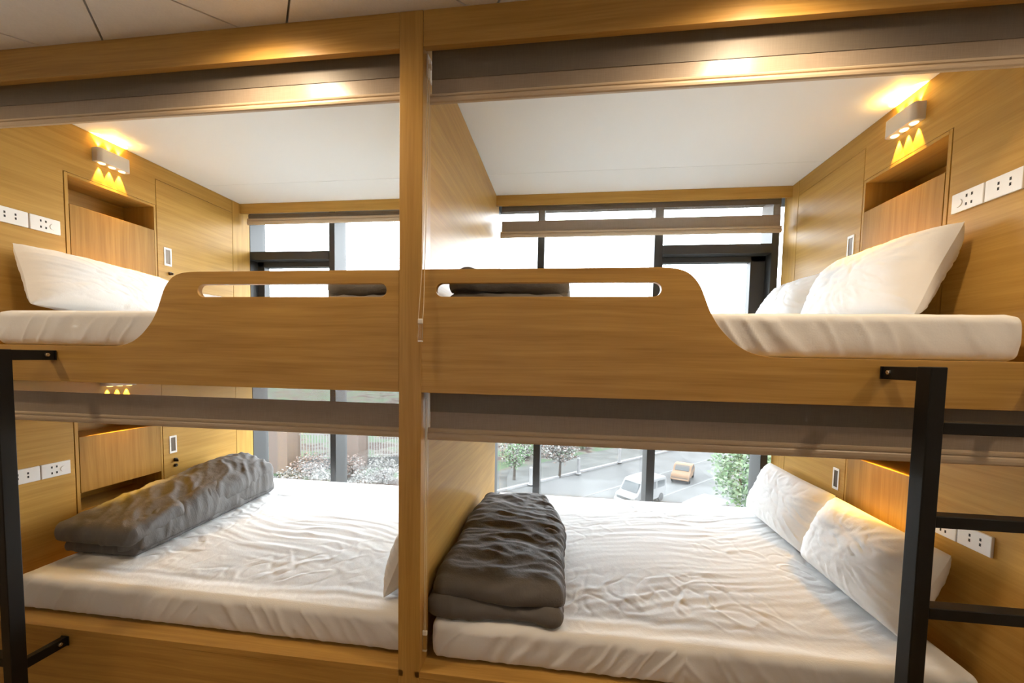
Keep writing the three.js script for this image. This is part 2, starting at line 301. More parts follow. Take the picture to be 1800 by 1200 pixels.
// ---------------------------------------------------------------- windows
{
  const ZF = -1.60, ZG = -1.735, Y0 = 0.14, Y1 = 2.62, f = (x0, x1, y0, y1, z0, z1) => bx(x0, x1, y0, y1, z0, z1, 0.002, 'y');
  const win = (name, xs, transomFrom, transomTo, sash) => {
    const w = struct(new THREE.Group()); w.name = name; scene.add(w);
    for (const [a, b] of xs) obj('mullion', f(a, b, Y0, Y1, ZG - 0.03, ZF), M.frame, w);
    const [l, r] = [xs[0][0], xs[xs.length - 1][1]];
    obj('head_rail', f(l, r, Y1, Y1 + 0.06, ZG - 0.03, ZF), M.frame, w); obj('sill', f(l, r, Y0 - 0.06, Y0, ZG - 0.03, ZF), M.frame, w);
    obj('transom', f(transomFrom, transomTo, 2.246, 2.312, ZG - 0.02, ZF + 0.005), M.frame, w);
    const [sx0, sx1, wl, wr] = sash, st = [2.205, 1.35];
    obj('sash_frame', [f(sx0, sx1, st[0], 2.246, ZG, ZG + 0.06), f(sx0, sx1, st[1], st[1] + 0.05, ZG, ZG + 0.06), f(sx0, sx0 + wl, st[1], st[0] + 0.04, ZG, ZG + 0.06), f(sx1 - wr, sx1, st[1], st[0] + 0.04, ZG, ZG + 0.06)], M.frame, w);
    obj('transom', f(transomFrom, transomTo, 1.29, 1.35, ZG - 0.02, ZF + 0.005), M.frame, w);
    for (let i = 0; i + 1 < xs.length; i++) obj('pane', bx(xs[i][1] - 0.005, xs[i + 1][0] + 0.005, Y0, Y1, ZG - 0.004, ZG + 0.004, 0), M.glass, w);
  };
  const lowBar = (w) => obj('transom', bx(0.03, 2.018, 0.868, 0.935, ZG - 0.02, ZF + 0.02, 0.002, 'x'), M.frame, w);
  win('window_1', [[-2.075, -2.03], [-1.336, -1.288], [-0.03, 0.02]], -2.03, -1.336, [-2.03, -1.336, 0.06, 0.03]);
  win('window_2', [[0.0205, 0.031], [0.337, 0.388], [1.182, 1.240], [1.970, 2.018], [2.17, 2.21]], 1.24, 1.970, [1.24, 1.970, 0.02, 0.10]);
  lowBar(scene.getObjectByName('window_2'));
  struct(obj('wall_window', [bx(-2.21, 2.22, 2.68, 2.80, -1.9, -1.6, 0), bx(-2.21, 2.22, -0.12, 0.08, -1.9, -1.6, 0), bx(-2.30, -2.076, 0, 2.7, -1.70, -1.582, 0), bx(2.212, 2.30, 0, 2.7, -1.70, -1.582, 0)], M.wood));
  struct(obj('floor_slab_edge', bx(-2.21, 2.21, 1.26, 1.42, -1.735, -1.57, 0), M.frame));
}

// ---------------------------------------------------------------- zebra blinds
function blind(label, x0, x1, z, top, bands, rail, opts = {}) {
  const b = thing('zebra_blind', label, 'blind', [0, 0, 0], undefined);
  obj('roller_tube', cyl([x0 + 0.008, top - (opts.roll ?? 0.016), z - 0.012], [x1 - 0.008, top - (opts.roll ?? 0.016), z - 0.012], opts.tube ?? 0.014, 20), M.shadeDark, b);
  for (const [y0, y1, kind, dz] of bands) obj(kind === 'sheer' ? 'sheer_band' : 'cloth_band', metreUV(new THREE.BoxGeometry(x1 - x0 - 0.016, y1 - y0, 0.0012).translate((x0 + x1) / 2, (y0 + y1) / 2, z + (dz ?? 0)), 'x'), M[kind], b);
  const [r0, r1] = rail, h = r1 - r0, d = opts.railDepth ?? 0.016, m = r0 + h * 0.62;
  // bottom rail: round lower lip, groove, flat upper lip
  const pts = [[-d * 0.5, r0 + h * 0.1], [-d * 0.3, r0], [d * 0.2, r0 + h * 0.01], [d * 0.45, r0 + h * 0.12], [d * 0.56, r0 + h * 0.32], [d * 0.5, r0 + h * 0.52], [d * 0.32, m - 0.001], [d * 0.16, m], [d * 0.16, m + 0.0015], [d * 0.4, m + 0.003], [d * 0.46, r0 + h * 0.84], [d * 0.4, r1 - 0.002], [d * 0.1, r1], [-d * 0.4, r1], [-d * 0.5, r1 - 0.003]];
  const g = prismX(pts.map(([q, y]) => [q, y]), x0, x1, [], 0, 'x'); g.translate(0, 0, z); g.computeVertexNormals();
  obj('bottom_rail', g, M.rail, b);
  return b;
}
{
  const zf = -0.052;
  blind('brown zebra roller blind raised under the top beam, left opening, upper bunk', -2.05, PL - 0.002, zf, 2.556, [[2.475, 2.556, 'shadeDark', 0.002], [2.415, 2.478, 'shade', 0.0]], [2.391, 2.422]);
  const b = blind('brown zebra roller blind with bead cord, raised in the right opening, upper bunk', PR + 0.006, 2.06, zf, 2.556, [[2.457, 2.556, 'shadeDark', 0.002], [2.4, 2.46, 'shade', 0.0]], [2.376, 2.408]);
  obj('bracket', [bx(PR + 0.0005, PR + 0.006, 2.46, 2.534, zf - 0.03, zf + 0.02, 0.001), bx(PR + 0.006, PR + 0.016, 2.487, 2.503, zf + 0.004, zf + 0.016, 0.002)], M.plastic, b);
  obj('pull_cord', [tube([[0.0685, 2.51, -0.03], [0.0665, 2.2, -0.012], [0.0655, 1.9, 0.004], [0.0640, 1.79, 0.008], [0.0575, 1.65, 0.016], [0.0560, 1.61, 0.018]], 0.0014), tube([[0.0745, 2.51, -0.03], [0.0745, 2.2, -0.014], [0.0745, 1.9, 0.004], [0.0735, 1.79, 0.008], [0.0735, 1.65, 0.016], [0.0715, 1.61, 0.018]], 0.0014)], M.cord, b);
  const weight = (x, y, z) => { obj('cord_weight', bx(x - 0.008, x + 0.008, y - 0.07, y, z - 0.004, z + 0.004, 0.002), M.acrylic, b2 ?? b); obj('weight_clip', bx(x - 0.009, x + 0.009, y - 0.012, y + 0.006, z - 0.0045, z + 0.0045, 0.003), M.plastic, b2 ?? b); obj('weight_foot', bx(x - 0.008, x + 0.008, y - 0.074, y - 0.069, z - 0.0042, z + 0.0042, 0.001), M.plastic, b2 ?? b); };
  let b2; weight(0.0635, 1.605, 0.018);
  blind('zebra roller blind half lowered with a see-through strip, left opening, lower bunk', -2.05, PL - 0.002, zf, 1.415, [[1.302, 1.40, 'sheer', 0], [1.213, 1.302, 'shade', 0]], [1.176, 1.2145]);
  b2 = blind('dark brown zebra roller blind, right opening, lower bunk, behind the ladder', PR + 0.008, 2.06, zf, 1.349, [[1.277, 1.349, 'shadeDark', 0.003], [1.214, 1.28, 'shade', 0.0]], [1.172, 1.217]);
  obj('pull_cord', [tube([[0.0655, 1.33, -0.03], [0.0655, 0.9, -0.03], [0.0655, 0.45, -0.03]], 0.0013), tube([[0.0715, 1.33, -0.03], [0.0715, 0.9, -0.03], [0.0715, 0.45, -0.03]], 0.0013)], M.cord, b2);
  weight(0.0685, 0.445, -0.03);
  const zw = -1.53;
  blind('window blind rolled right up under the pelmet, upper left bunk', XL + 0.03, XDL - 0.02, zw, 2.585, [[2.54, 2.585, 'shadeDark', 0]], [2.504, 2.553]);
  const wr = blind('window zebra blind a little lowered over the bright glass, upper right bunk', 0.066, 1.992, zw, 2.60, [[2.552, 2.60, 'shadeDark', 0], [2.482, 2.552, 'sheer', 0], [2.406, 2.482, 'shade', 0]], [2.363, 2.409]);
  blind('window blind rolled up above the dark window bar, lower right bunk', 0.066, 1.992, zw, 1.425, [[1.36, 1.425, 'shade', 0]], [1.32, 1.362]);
}

// ---------------------------------------------------------------- ladders
function ladder(label, x0, x1) {
  const l = thing('ladder', label, 'ladder', [0, 0, 0]), h = 0.02;
  for (const x of [x0, x1]) {
    const st = obj('stile', bx(x - h, x + h, 0, 1.478, 0.126, 0.170, 0.003), M.black, l);
    for (const y of [1.457, 0.262]) {
      const so = obj('standoff', bx(x - 0.0125, x + 0.0125, y - 0.0195, y + 0.0195, 0.003, 0.128, 0.002), M.black, l);
      obj('mount_plate', bx(x - 0.0185, x + 0.0185, y - 0.0195, y + 0.0195, 0, 0.0045, 0.001), M.black, l);
      const q = x < 0 ? 1 : -1;   // the bolt sits on the side that faces the middle of the room
      obj('bolt', [cyl([x + q * 0.0125, y + 0.002, 0.026], [x + q * 0.0165, y + 0.002, 0.026], 0.0075, 6), cyl([x + q * 0.0165, y + 0.002, 0.026], [x + q * 0.019, y + 0.002, 0.026], 0.004, 12)], M.steel, so);
    }
    obj('foot', bx(x - h - 0.002, x + h + 0.002, 0, 0.02, 0.124, 0.172, 0.003), M.black, l);
  }
  for (const y of [1.315, 1.060, 0.805, 0.550, 0.295]) obj('rung', bx(Math.min(x0, x1) + h, Math.max(x0, x1) - h, y - 0.0165, y + 0.0165, 0.129, 0.168, 0.003), M.black, l);
  return l;
}
ladder('black square tube ladder at the right, rungs in front of the right bunk', 1.550, 1.96);
ladder('black square tube ladder at the left edge, in front of the left bunk', -1.487, -1.90);

// ---------------------------------------------------------------- mattresses
function softBox(w, h, d, nx, ny, nz, r, disp) {
  const g0 = new THREE.BoxGeometry(w, h, d, nx, ny, nz); g0.deleteAttribute('uv'); g0.deleteAttribute('normal');
  const g = mergeVertices(g0, 1e-5), p = g.attributes.position, v = new THREE.Vector3(), q = new THREE.Vector3(), uv = new Float32Array(p.count * 2);
  for (let i = 0; i < p.count; i++) {
    v.fromBufferAttribute(p, i);
    q.set(Math.max(-w / 2 + r, Math.min(w / 2 - r, v.x)), Math.max(-h / 2 + r, Math.min(h / 2 - r, v.y)), Math.max(-d / 2 + r, Math.min(d / 2 - r, v.z)));
    const n = v.clone().sub(q); if (n.lengthSq() < 1e-12) n.set(0, v.y > 0 ? 1 : -1, 0); n.normalize();
    const s = q.clone().addScaledVector(n, r);
    uv[i * 2] = s.x + s.y * 0.5 * Math.abs(n.x); uv[i * 2 + 1] = s.z + s.y * Math.abs(n.z);
    disp(s, n, v); p.setXYZ(i, s.x, s.y, s.z);
  }
  g.setAttribute('uv', new THREE.BufferAttribute(uv, 2)); g.computeVertexNormals(); return g;
}
const crease = (n, q) => Math.exp(-n * n / (q * q));
function mattress(label, x0, x1, y0, y1, z0, z1, mir, k, visibleTop) {
  const w = x1 - x0, h = y1 - y0, d = z1 - z0;
  const g = softBox(w, h, d, visibleTop ? 360 : 260, 20, visibleTop ? 280 : 40, 0.030, (s, n) => {
    const X = mir * s.x, Z = s.z, t = Math.max(0, n.y), f = Math.max(0, n.z) * (1 - t), edge = Math.min(1, Math.min(w / 2 - Math.abs(s.x), d / 2 - Math.abs(s.z)) / 0.1);
    const wx = X + 0.06 * N(X * 1.3, Z * 1.3, k) + 0.012 * N(X * 9, Z * 9, k + 17), wz = Z + 0.07 * N(X * 1.7, Z * 1.4, k + 7) + 0.012 * N(X * 8, Z * 8, k + 19);
    // long pulled creases that fan out, and a fine crumple between them
    const a = 0.24 + 0.30 * N(X * 0.9, Z * 0.9, k + 2), c = Math.cos(a), q = Math.sin(a);
    const al = wx * c + wz * q, ac = -wx * q + wz * c, m1 = Math.max(0, 0.35 + 1.3 * N(X * 1.7, Z * 1.9, k + 3)), m2 = Math.max(0, 0.25 + 1.5 * N(X * 2.1, Z * 2.3, k + 13));
    let up = 0.0030 * (0.45 + m1) * N(al * 3.2, ac * 26, k) + 0.0026 * m1 * crease(N(al * 2.2, ac * 9, k + 1), 0.10) + 0.0032 * m2 * crease(N(wx * 7.5, wz * 6.5, k + 4), 0.10) - 0.0028 * m2 * crease(N(wx * 10, wz * 9, k + 14), 0.11) + 0.003 * N(X * 3, Z * 3, k);
    // lengthwise pulls just behind the front edge
    const fr = Math.exp(-Math.pow((d / 2 - Z - 0.09) / 0.085, 2));
    up = up * (1 - 0.7 * fr) + fr * 0.0050 * N(wx * 1.2, wz * 24, k + 9);
    s.y += t * up * (0.35 + 0.65 * edge);
    // slanting puckers of the fitted sheet on its sides
    const slope = (X > 0 ? 1 : -1) * 0.7, u = X + slope * s.y + 0.02 * N(X * 6, s.y * 9, k);
    const pk = 0.005 * N(u * 15, s.y * 3, k + 5) + 0.006 * crease(N(u * 14, s.y * 2.5, k + 6), 0.16);
    s.z += f * (pk * (0.75 + 0.8 * N(X * 1.5, 0, k + 8)) - 0.010 * Math.pow(Math.max(0, -s.y / (h / 2)), 2));
    s.x += (1 - t) * Math.abs(n.x) * Math.sign(n.x) * 0.004 * N(s.z * 9, s.y * 5, k);
  });
  g.translate((x0 + x1) / 2, (y0 + y1) / 2, (z0 + z1) / 2);
  return tag(obj('mattress', g, M.sheet), label, 'mattress');
}
mattress('mattress in a rumpled white fitted sheet under the grey duvet, lower left bunk', -1.855, -0.010, BASE + 0.002, 0.468, -1.535, -0.066, 1, 3, true);
mattress('mattress in a creased white fitted sheet beside the ladder, lower right bunk', 0.082, 1.945, BASE + 0.002, 0.466, -1.535, -0.060, -1, 21, true);
mattress('white sheeted mattress showing above the low end of the guard, upper left bunk', -1.855, -0.010, SLAB + 0.002, 1.646, -1.52, -0.050, 1, 43, false);
mattress('white sheeted mattress with puckered side above the low guard, upper right bunk', 0.055, 1.968, SLAB + 0.002, 1.646, -1.52, -0.050, -1, 65, false);

// ---------------------------------------------------------------- pillows
function pillowGeo(w, d, t, k, sag = 0) {
  const nu = 72, nv = 52, pos = [], uv = [], idx = [];
  for (const side of [1, -1]) for (let j = 0; j <= nv; j++) for (let i = 0; i <= nu; i++) {
    const u = -1 + 2 * i / nu, v = -1 + 2 * j / nv, e = (1 - Math.pow(Math.abs(u), 3.2)) * (1 - Math.pow(Math.abs(v), 3.0));
    let x = u * w / 2 * (1 - 0.045 * (1 - v * v) - 0.03 * Math.pow(u * v, 4)), y = v * d / 2 * (1 - 0.045 * (1 - u * u) - 0.03 * Math.pow(u * v, 4)), z = side * t / 2 * Math.pow(Math.max(0, e), 0.52);
    const r = Math.hypot(u, v), ang = Math.atan2(v * 0.9, u), en = Math.pow(Math.max(0, e), 0.35);
    const cr = (n, w) => Math.exp(-n * n / (w * w)); z += side * en * (0.009 * N(u * 1.5, v * 1.5, k + side) + 0.0065 * cr(N(ang * 3.6, r * 1.0, k + 6 + side), 0.13) * Math.pow(Math.min(1.1, r), 2) - 0.003 * cr(N(u * 3.2 + 0.8 * N(u * 2, v * 2, k), v * 2.4, k + 3 + side), 0.08) - 0.0020 * cr(N(u * 4, v * 3, k + 8), 0.09) + 0.0012 * N(u * 7, v * 7, k + 9));
    y += -sag * (1 - u * u) * 0.0; z += sag * u * u * 0.04;
    pos.push(x, y, z); uv.push(x, y);
  }
  const S = (nu + 1) * (nv + 1);
  for (let s = 0; s < 2; s++) for (let j = 0; j < nv; j++) for (let i = 0; i < nu; i++) {
    const a = s * S + j * (nu + 1) + i, b = a + 1, c = a + nu + 1, e = c + 1;
    if (s === 0) idx.push(a, b, e, a, e, c); else idx.push(a, e, b, a, c, e);
  }
  const g = new THREE.BufferGeometry(); g.setAttribute('position', new THREE.Float32BufferAttribute(pos, 3)); g.setAttribute('uv', new THREE.Float32BufferAttribute(uv, 2)); g.setIndex(idx); g.computeVertexNormals(); return g;
}
// pillow with its long side along the wall; (x, y) of its lower and upper long edges, z of its two ends
function pillow(label, [xb, yb], [xt, yt], z0, z1, t, k, opts = {}) {
  const w = Math.abs(z1 - z0), d = Math.hypot(xt - xb, yt - yb), g = pillowGeo(w, d, t, k, opts.sag ?? 0);
  // local x -> -z, local y -> from lower edge to upper edge, local z -> out
  const Y = new THREE.Vector3(xt - xb, yt - yb, 0).normalize(), X = new THREE.Vector3(0, 0, xb < xt ? -1 : 1), Z = new THREE.Vector3().crossVectors(X, Y);
  const m = obj('pillow', g, M.pillow); m.matrixAutoUpdate = true;
  const B = new THREE.Matrix4().makeBasis(X, Y, Z); m.quaternion.setFromRotationMatrix(B);
  if (opts.roll) m.rotateZ(opts.roll); if (opts.yaw) m.rotateY(opts.yaw);
  m.position.set((xb + xt) / 2 + Z.x * (opts.out ?? 0), (yb + yt) / 2 + Z.y * (opts.out ?? 0), (z0 + z1) / 2);
  return tag(m, label, 'pillow');
}
pillow('plump white pillow leaning on the upper right wall, nearer the camera', [1.82, 1.662], [1.964, 2.0], -0.25, -0.95, 0.225, 3);
pillow('white pillow leaning on the upper right wall, nearer the window', [1.79, 1.662], [1.965, 1.975], -0.93, -1.47, 0.17, 13);
pillow('white pillow resting on the upper left wall, nearer the camera', [-1.81, 1.655], [-1.932, 1.94], -0.145, -0.86, 0.21, 23, { roll: 0.075 });
pillow('white pillow on the upper left bunk nearer the window, mostly behind the guard', [-1.70, 1.672], [-1.955, 1.86], -0.88, -1.46, 0.15, 33);
pillow('plump white pillow lit amber beside the ladder, lower right bunk', [1.80, 0.482], [1.945, 0.815], -0.185, -0.79, 0.235, 43);
pillow('white pillow standing by the window, lower right bunk', [1.82, 0.482], [1.955, 0.815], -0.79, -1.45, 0.19, 53);
pillow('white pillow half hidden behind the middle post, lower left bunk', [-0.155, 0.478], [-0.03, 0.80], -0.14, -0.62, 0.14, 63);

// ---------------------------------------------------------------- folded duvets
function duvet(label, x0, x1, y0, z0, z1, hFn, k, split, foldSide, crease, amp = 1, tuck = 0) {
  const w = x1 - x0, d = z1 - z0;
  const piece = (xa, xb, ya, yb, za, zb, r, kk) => {
    const W = xb - xa, H = yb - ya, D = zb - za, cx = (xa + xb) / 2, cy = (ya + yb) / 2, cz = (za + zb) / 2;
    const g = softBox(W, H, D, Math.max(20, Math.round(W / 0.009)), 14, Math.round(D / 0.009), Math.min(r, H * 0.49), (s, n) => {
      const X = s.x + cx - x0, Z = s.z + cz - z0, Y = s.y, u = 2 * s.x / W, v = 2 * s.z / D;
      const c = Math.cos(crease), q = Math.sin(crease), al = X * c + Z * q + 0.05 * N(X * 4, Z * 4, kk), ac = -X * q + Z * c + 0.05 * N(X * 5, Z * 3, kk + 2);
      const a = amp * 0.013 * N(X * 3.1, Z * 3.1 + Y * 4, kk) + amp * 0.0085 * ridge(N(al * 3.6, ac * 10, kk + 3 + Y * 3)) - 0.004 + amp * 0.0045 * ridge(N(al * 8, ac * 21, kk + 5 + Y * 6)) + 0.0012 * ridge(N(X * 24, Z * 24, kk + Y * 20));
      s.addScaledVector(n, a * (n.y < -0.5 ? 0.0 : 1));
      if (n.y > -0.3) s.y += 0.018 * Math.max(0, (1 - u * u)) * Math.max(0, 1 - v * v) * (Y > 0 ? 1 : 0);
    });
    g.translate(cx, cy, cz); return g;
  };
  const H = 0.15, s = split * H;
  const parts = [piece(x0 + tuck, x1 - 0.01, 0, s, z0, z1 - tuck * 0.6, 0.034, k), piece(x0 + 0.012, x1, s - 0.008, H, z0 + 0.006, z1 - 0.012 + tuck * 0.3, 0.045, k + 11)];
  parts.push(foldSide > 0 ? piece(x1 - 0.13, x1 + 0.004, 0.0, H - 0.012, z0 + 0.02, z1 - 0.03, 0.06, k + 23) : piece(x0 - 0.004, x0 + 0.13, 0.0, H - 0.012, z0 + 0.02, z1 - 0.03, 0.06, k + 23));
  for (const g of parts) { const p = g.attributes.position; for (let i = 0; i < p.count; i++) { const f = hFn((p.getX(i) - x0) / w, (p.getZ(i) - z0) / d); p.setY(i, p.getY(i) * f[0]); p.setX(i, p.getX(i) + f[1]); p.setZ(i, p.getZ(i) + (f[2] ?? 0)); } g.computeVertexNormals(); }
  const g = mergeGeometries(parts); g.translate(0, y0, 0);
  return tag(obj('folded_duvet', g, M.duvet), label, 'duvet');
}
duvet('charcoal duvet folded in a flat stack against the divider, lower right bunk', 0.060, 0.578, 0.468, -1.10, -0.092, (u, v) => [0.92 + 0.12 * (1 - v), -0.13 * Math.pow(Math.max(0, u), 2) * Math.pow(Math.max(0, 1 - v - 0.55) / 0.45, 1.5), -0.10 * 0], 5, 0.42, 1, 0.15, 1.5);
duvet('charcoal duvet folded into a long bolster along the left wall, lower left bunk', -1.965, -1.50, 0.470, -1.24, -0.235, (u, v) => [1.05 + 0.75 * Math.pow(Math.max(0, 1 - v), 1.2) * (0.6 + 0.4 * Math.sin(Math.PI * Math.min(1, u * 1.1))), 0.05 * (v - 0.5)], 37, 0.42, 1, 0.9, 1.15, 0.05);
duvet('dark folded duvet seen through the grip slot of the upper right guard', 0.112, 0.570, 1.648, -1.10, -0.10, (u, v) => [1.0 + 0.13 * Math.exp(-Math.pow((u - 0.15) / 0.10, 2)), 0], 61, 0.45, 1, 0.3);
duvet('dark folded duvet seen through the grip slot of the upper left guard', -0.41, -0.02, 1.648, -1.10, -0.12, (u, v) => [1.0, 0], 83, 0.45, -1, 0.7);

// ---------------------------------------------------------------- room downlights (above the frame, they light the bunk front)
for (const [i, x] of [-2.05, -0.49, 1.16, 2.4].entries()) {
  const l = thing('downlight', ['recessed ceiling downlight in front of the left ladder', 'recessed ceiling downlight in front of the left bunk, beside the middle post', 'recessed ceiling downlight in front of the right bunk', 'recessed ceiling downlight beyond the right ladder'][i], 'lamp', [x, 2.653, [0.62, 0.23, 0.23, 0.62][i]]);
  const ring = new THREE.LatheGeometry([[0.034, 0.012], [0.036, -0.001], [0.040, -0.004], [0.050, -0.004], [0.053, 0]].map(([a, b]) => new THREE.Vector2(a, b)), 32);
  obj('trim_ring', ring, M.plastic, l);
  obj('glowing_disc', cyl([0, 0.002, 0], [0, -0.0015, 0], 0.035, 24), M.lampDisc, l);
  const s = new THREE.SpotLight(DOWNLIGHT.color, DOWNLIGHT.power, 0, 1.48, 0.5, 2);
  s.position.set(0, -0.008, 0); s.target.position.set(0, -1, 0); s.castShadow = true; s.shadow.radius = 2.5; s.name = 'downlight_lamp';
  l.add(s); l.add(s.target);
}

// ---------------------------------------------------------------- the rainy street far below the windows
{
  const G = -10.5, D = [0.711, -0.703], Nn = [-0.703, -0.711];                 // road direction, and the way to the far pavement
  const kerb0 = [-5.24, -31.9], on = (a, b) => [kerb0[0] + D[0] * a + Nn[0] * b, kerb0[1] + D[1] * a + Nn[1] * b];
  const yawRoad = Math.atan2(-D[1], D[0]);
  const mottle = vnoise(24, 24, 401), mottle2 = vnoise(80, 80, 402);
  const wet = dataTex(512, (u, v) => { const q = 0.040 + 0.007 * mottle(u * 24, v * 24) + 0.0045 * mottle2(u * 80, v * 80); return [q * 0.99, q, q * 0.99]; }, true, 0.03, 0.03);
  const park = dataTex(512, (u, v) => { const q = mottle(u * 24, v * 24) + 0.5 * mottle2(u * 80, v * 80); return q > 0.15 ? [0.034, 0.048, 0.031] : q > -0.35 ? [0.05, 0.046, 0.04] : [0.03, 0.022, 0.019]; }, true, 0.02, 0.02);
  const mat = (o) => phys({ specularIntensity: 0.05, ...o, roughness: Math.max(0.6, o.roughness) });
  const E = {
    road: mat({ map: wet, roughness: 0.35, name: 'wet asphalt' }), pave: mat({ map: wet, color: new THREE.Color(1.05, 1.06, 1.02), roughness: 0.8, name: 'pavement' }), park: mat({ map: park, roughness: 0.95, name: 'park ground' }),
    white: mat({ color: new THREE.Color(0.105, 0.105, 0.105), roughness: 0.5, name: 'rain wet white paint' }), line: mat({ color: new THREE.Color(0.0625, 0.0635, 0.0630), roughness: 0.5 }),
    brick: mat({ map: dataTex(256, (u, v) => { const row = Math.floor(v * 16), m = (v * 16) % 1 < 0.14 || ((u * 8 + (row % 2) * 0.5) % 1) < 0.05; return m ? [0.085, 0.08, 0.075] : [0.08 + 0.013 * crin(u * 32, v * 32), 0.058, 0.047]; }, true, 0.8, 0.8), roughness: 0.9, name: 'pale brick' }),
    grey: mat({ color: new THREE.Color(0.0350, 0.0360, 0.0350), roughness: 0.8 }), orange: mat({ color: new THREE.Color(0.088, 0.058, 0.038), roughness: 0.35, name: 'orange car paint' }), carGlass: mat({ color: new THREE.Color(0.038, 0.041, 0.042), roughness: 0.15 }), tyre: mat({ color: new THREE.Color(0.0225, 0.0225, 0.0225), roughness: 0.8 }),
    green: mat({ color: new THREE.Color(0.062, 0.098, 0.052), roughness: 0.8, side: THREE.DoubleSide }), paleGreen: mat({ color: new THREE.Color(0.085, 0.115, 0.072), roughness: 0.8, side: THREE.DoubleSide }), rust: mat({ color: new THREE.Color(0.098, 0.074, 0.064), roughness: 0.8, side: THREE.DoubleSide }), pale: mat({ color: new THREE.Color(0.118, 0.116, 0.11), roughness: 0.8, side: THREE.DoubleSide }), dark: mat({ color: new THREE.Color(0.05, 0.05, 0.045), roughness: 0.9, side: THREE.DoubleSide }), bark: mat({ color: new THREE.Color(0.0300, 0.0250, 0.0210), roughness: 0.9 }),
  };
  const slab = (pts, y0, y1) => { const g = new THREE.ExtrudeGeometry(new THREE.Shape(pts.map(([x, z]) => new THREE.Vector2(x, -z))), { depth: y1 - y0, bevelEnabled: false }); g.rotateX(-Math.PI / 2); g.translate(0, y0, 0); return metreUV(g, 'x'); };
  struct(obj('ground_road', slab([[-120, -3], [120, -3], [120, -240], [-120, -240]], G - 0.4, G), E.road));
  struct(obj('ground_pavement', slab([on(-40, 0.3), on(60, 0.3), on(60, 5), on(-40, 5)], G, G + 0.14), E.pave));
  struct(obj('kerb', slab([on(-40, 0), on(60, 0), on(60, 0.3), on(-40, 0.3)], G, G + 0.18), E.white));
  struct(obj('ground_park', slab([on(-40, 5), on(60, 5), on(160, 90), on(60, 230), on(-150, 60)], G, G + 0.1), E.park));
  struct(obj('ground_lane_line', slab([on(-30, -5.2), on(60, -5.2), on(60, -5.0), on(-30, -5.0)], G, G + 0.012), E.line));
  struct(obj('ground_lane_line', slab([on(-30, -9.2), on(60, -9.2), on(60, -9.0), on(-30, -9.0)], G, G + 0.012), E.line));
  // white kerb posts
  for (const [i, [x, z]] of [[-2.46, -33.9], [2.12, -38.2], [7.0, -43.6]].entries()) {
    const p = thing('bollard', ['white kerb post left of the thin window bar, lower right window', 'white kerb post beside the rust coloured tree, across the street', 'white kerb post furthest along the street, near the thick window bar'][i], 'bollard', [x, G + 0.14, z - 0.35]);
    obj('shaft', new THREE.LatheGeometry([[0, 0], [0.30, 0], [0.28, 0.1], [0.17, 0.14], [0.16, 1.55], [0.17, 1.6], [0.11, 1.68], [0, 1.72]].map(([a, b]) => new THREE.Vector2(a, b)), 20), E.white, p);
  }
  const foliage = (n, rx, ry, rz, size, k) => {
    const leaf = new THREE.BufferGeometry(); leaf.setAttribute('position', new THREE.Float32BufferAttribute([0, 0, 0, 0.32, 0.06, 0.45, 0, 0, 1, -0.32, 0.06, 0.45], 3)); leaf.setIndex([0, 1, 2, 0, 2, 3]); leaf.computeVertexNormals();
    const all = [], e = new THREE.Euler(), m = new THREE.Matrix4(), q = new THREE.Quaternion();
    for (let i = 0; i < n; i++) {
      const a = rnd() * 6.283, b = Math.acos(2 * rnd() - 1), r = Math.cbrt(0.25 + 0.75 * rnd()), lump = 1 + 0.45 * N(Math.cos(a) * 1.6 + k, Math.cos(b) * 1.6, Math.sin(a) * 1.6);
      const s = size * (0.7 + 0.6 * rnd());
      q.setFromEuler(e.set(rnd() * 6.283, rnd() * 6.283, rnd() * 6.283));
      m.compose(new THREE.Vector3(rx * r * lump * Math.sin(b) * Math.cos(a), ry * r * lump * Math.cos(b), rz * r * lump * Math.sin(b) * Math.sin(a)), q, new THREE.Vector3(s, s, s));
      all.push(leaf.clone().applyMatrix4(m));
    }
    return mergeGeometries(all);
  };
  const tree = (name, label, cat, x, z, cy, rx, ry, mats, n, size, k, trunkTo) => {
    const t = thing(name, label, cat, [x, G, z]);
    mats.forEach((mt, i) => { const f = obj('foliage', foliage(Math.round(n / mats.length), rx, ry, rx, size, k + i * 3).translate(0, cy - G, 0), mt, t); f.userData.kind = 'stuff'; });
    obj('trunk', [cyl([0, 0, 0], [0.05, (cy - G) * 0.7, 0.03], 0.16, 10, 0.09), cyl([0.05, (cy - G) * 0.68, 0.03], [rx * 0.45, cy - G, 0.2], 0.08, 8, 0.03), cyl([0.05, (cy - G) * 0.66, 0.03], [-rx * 0.5, cy - G + ry * 0.2, -0.2], 0.08, 8, 0.03)], E.bark, t);
  };
  tree('street_tree', 'rust and white leaved tree beside the thin window bar, across the street', 'tree', 0.2, -37.4, -7.7, 1.6, 1.2, [E.rust, E.pale, E.pale, E.dark], 1100, 0.24, 3);
  tree('street_tree', 'small green tree left of the thin bar of the lower right window', 'tree', -4.2, -35.4, -7.9, 1.1, 1.2, [E.paleGreen, E.green, E.pale], 700, 0.22, 9);
  tree('street_tree', 'green tree at the right end of the lower right window', 'tree', 11.1, -21.0, -4.7, 2.2, 1.75, [E.green, E.paleGreen, E.paleGreen], 2600, 0.24, 15);
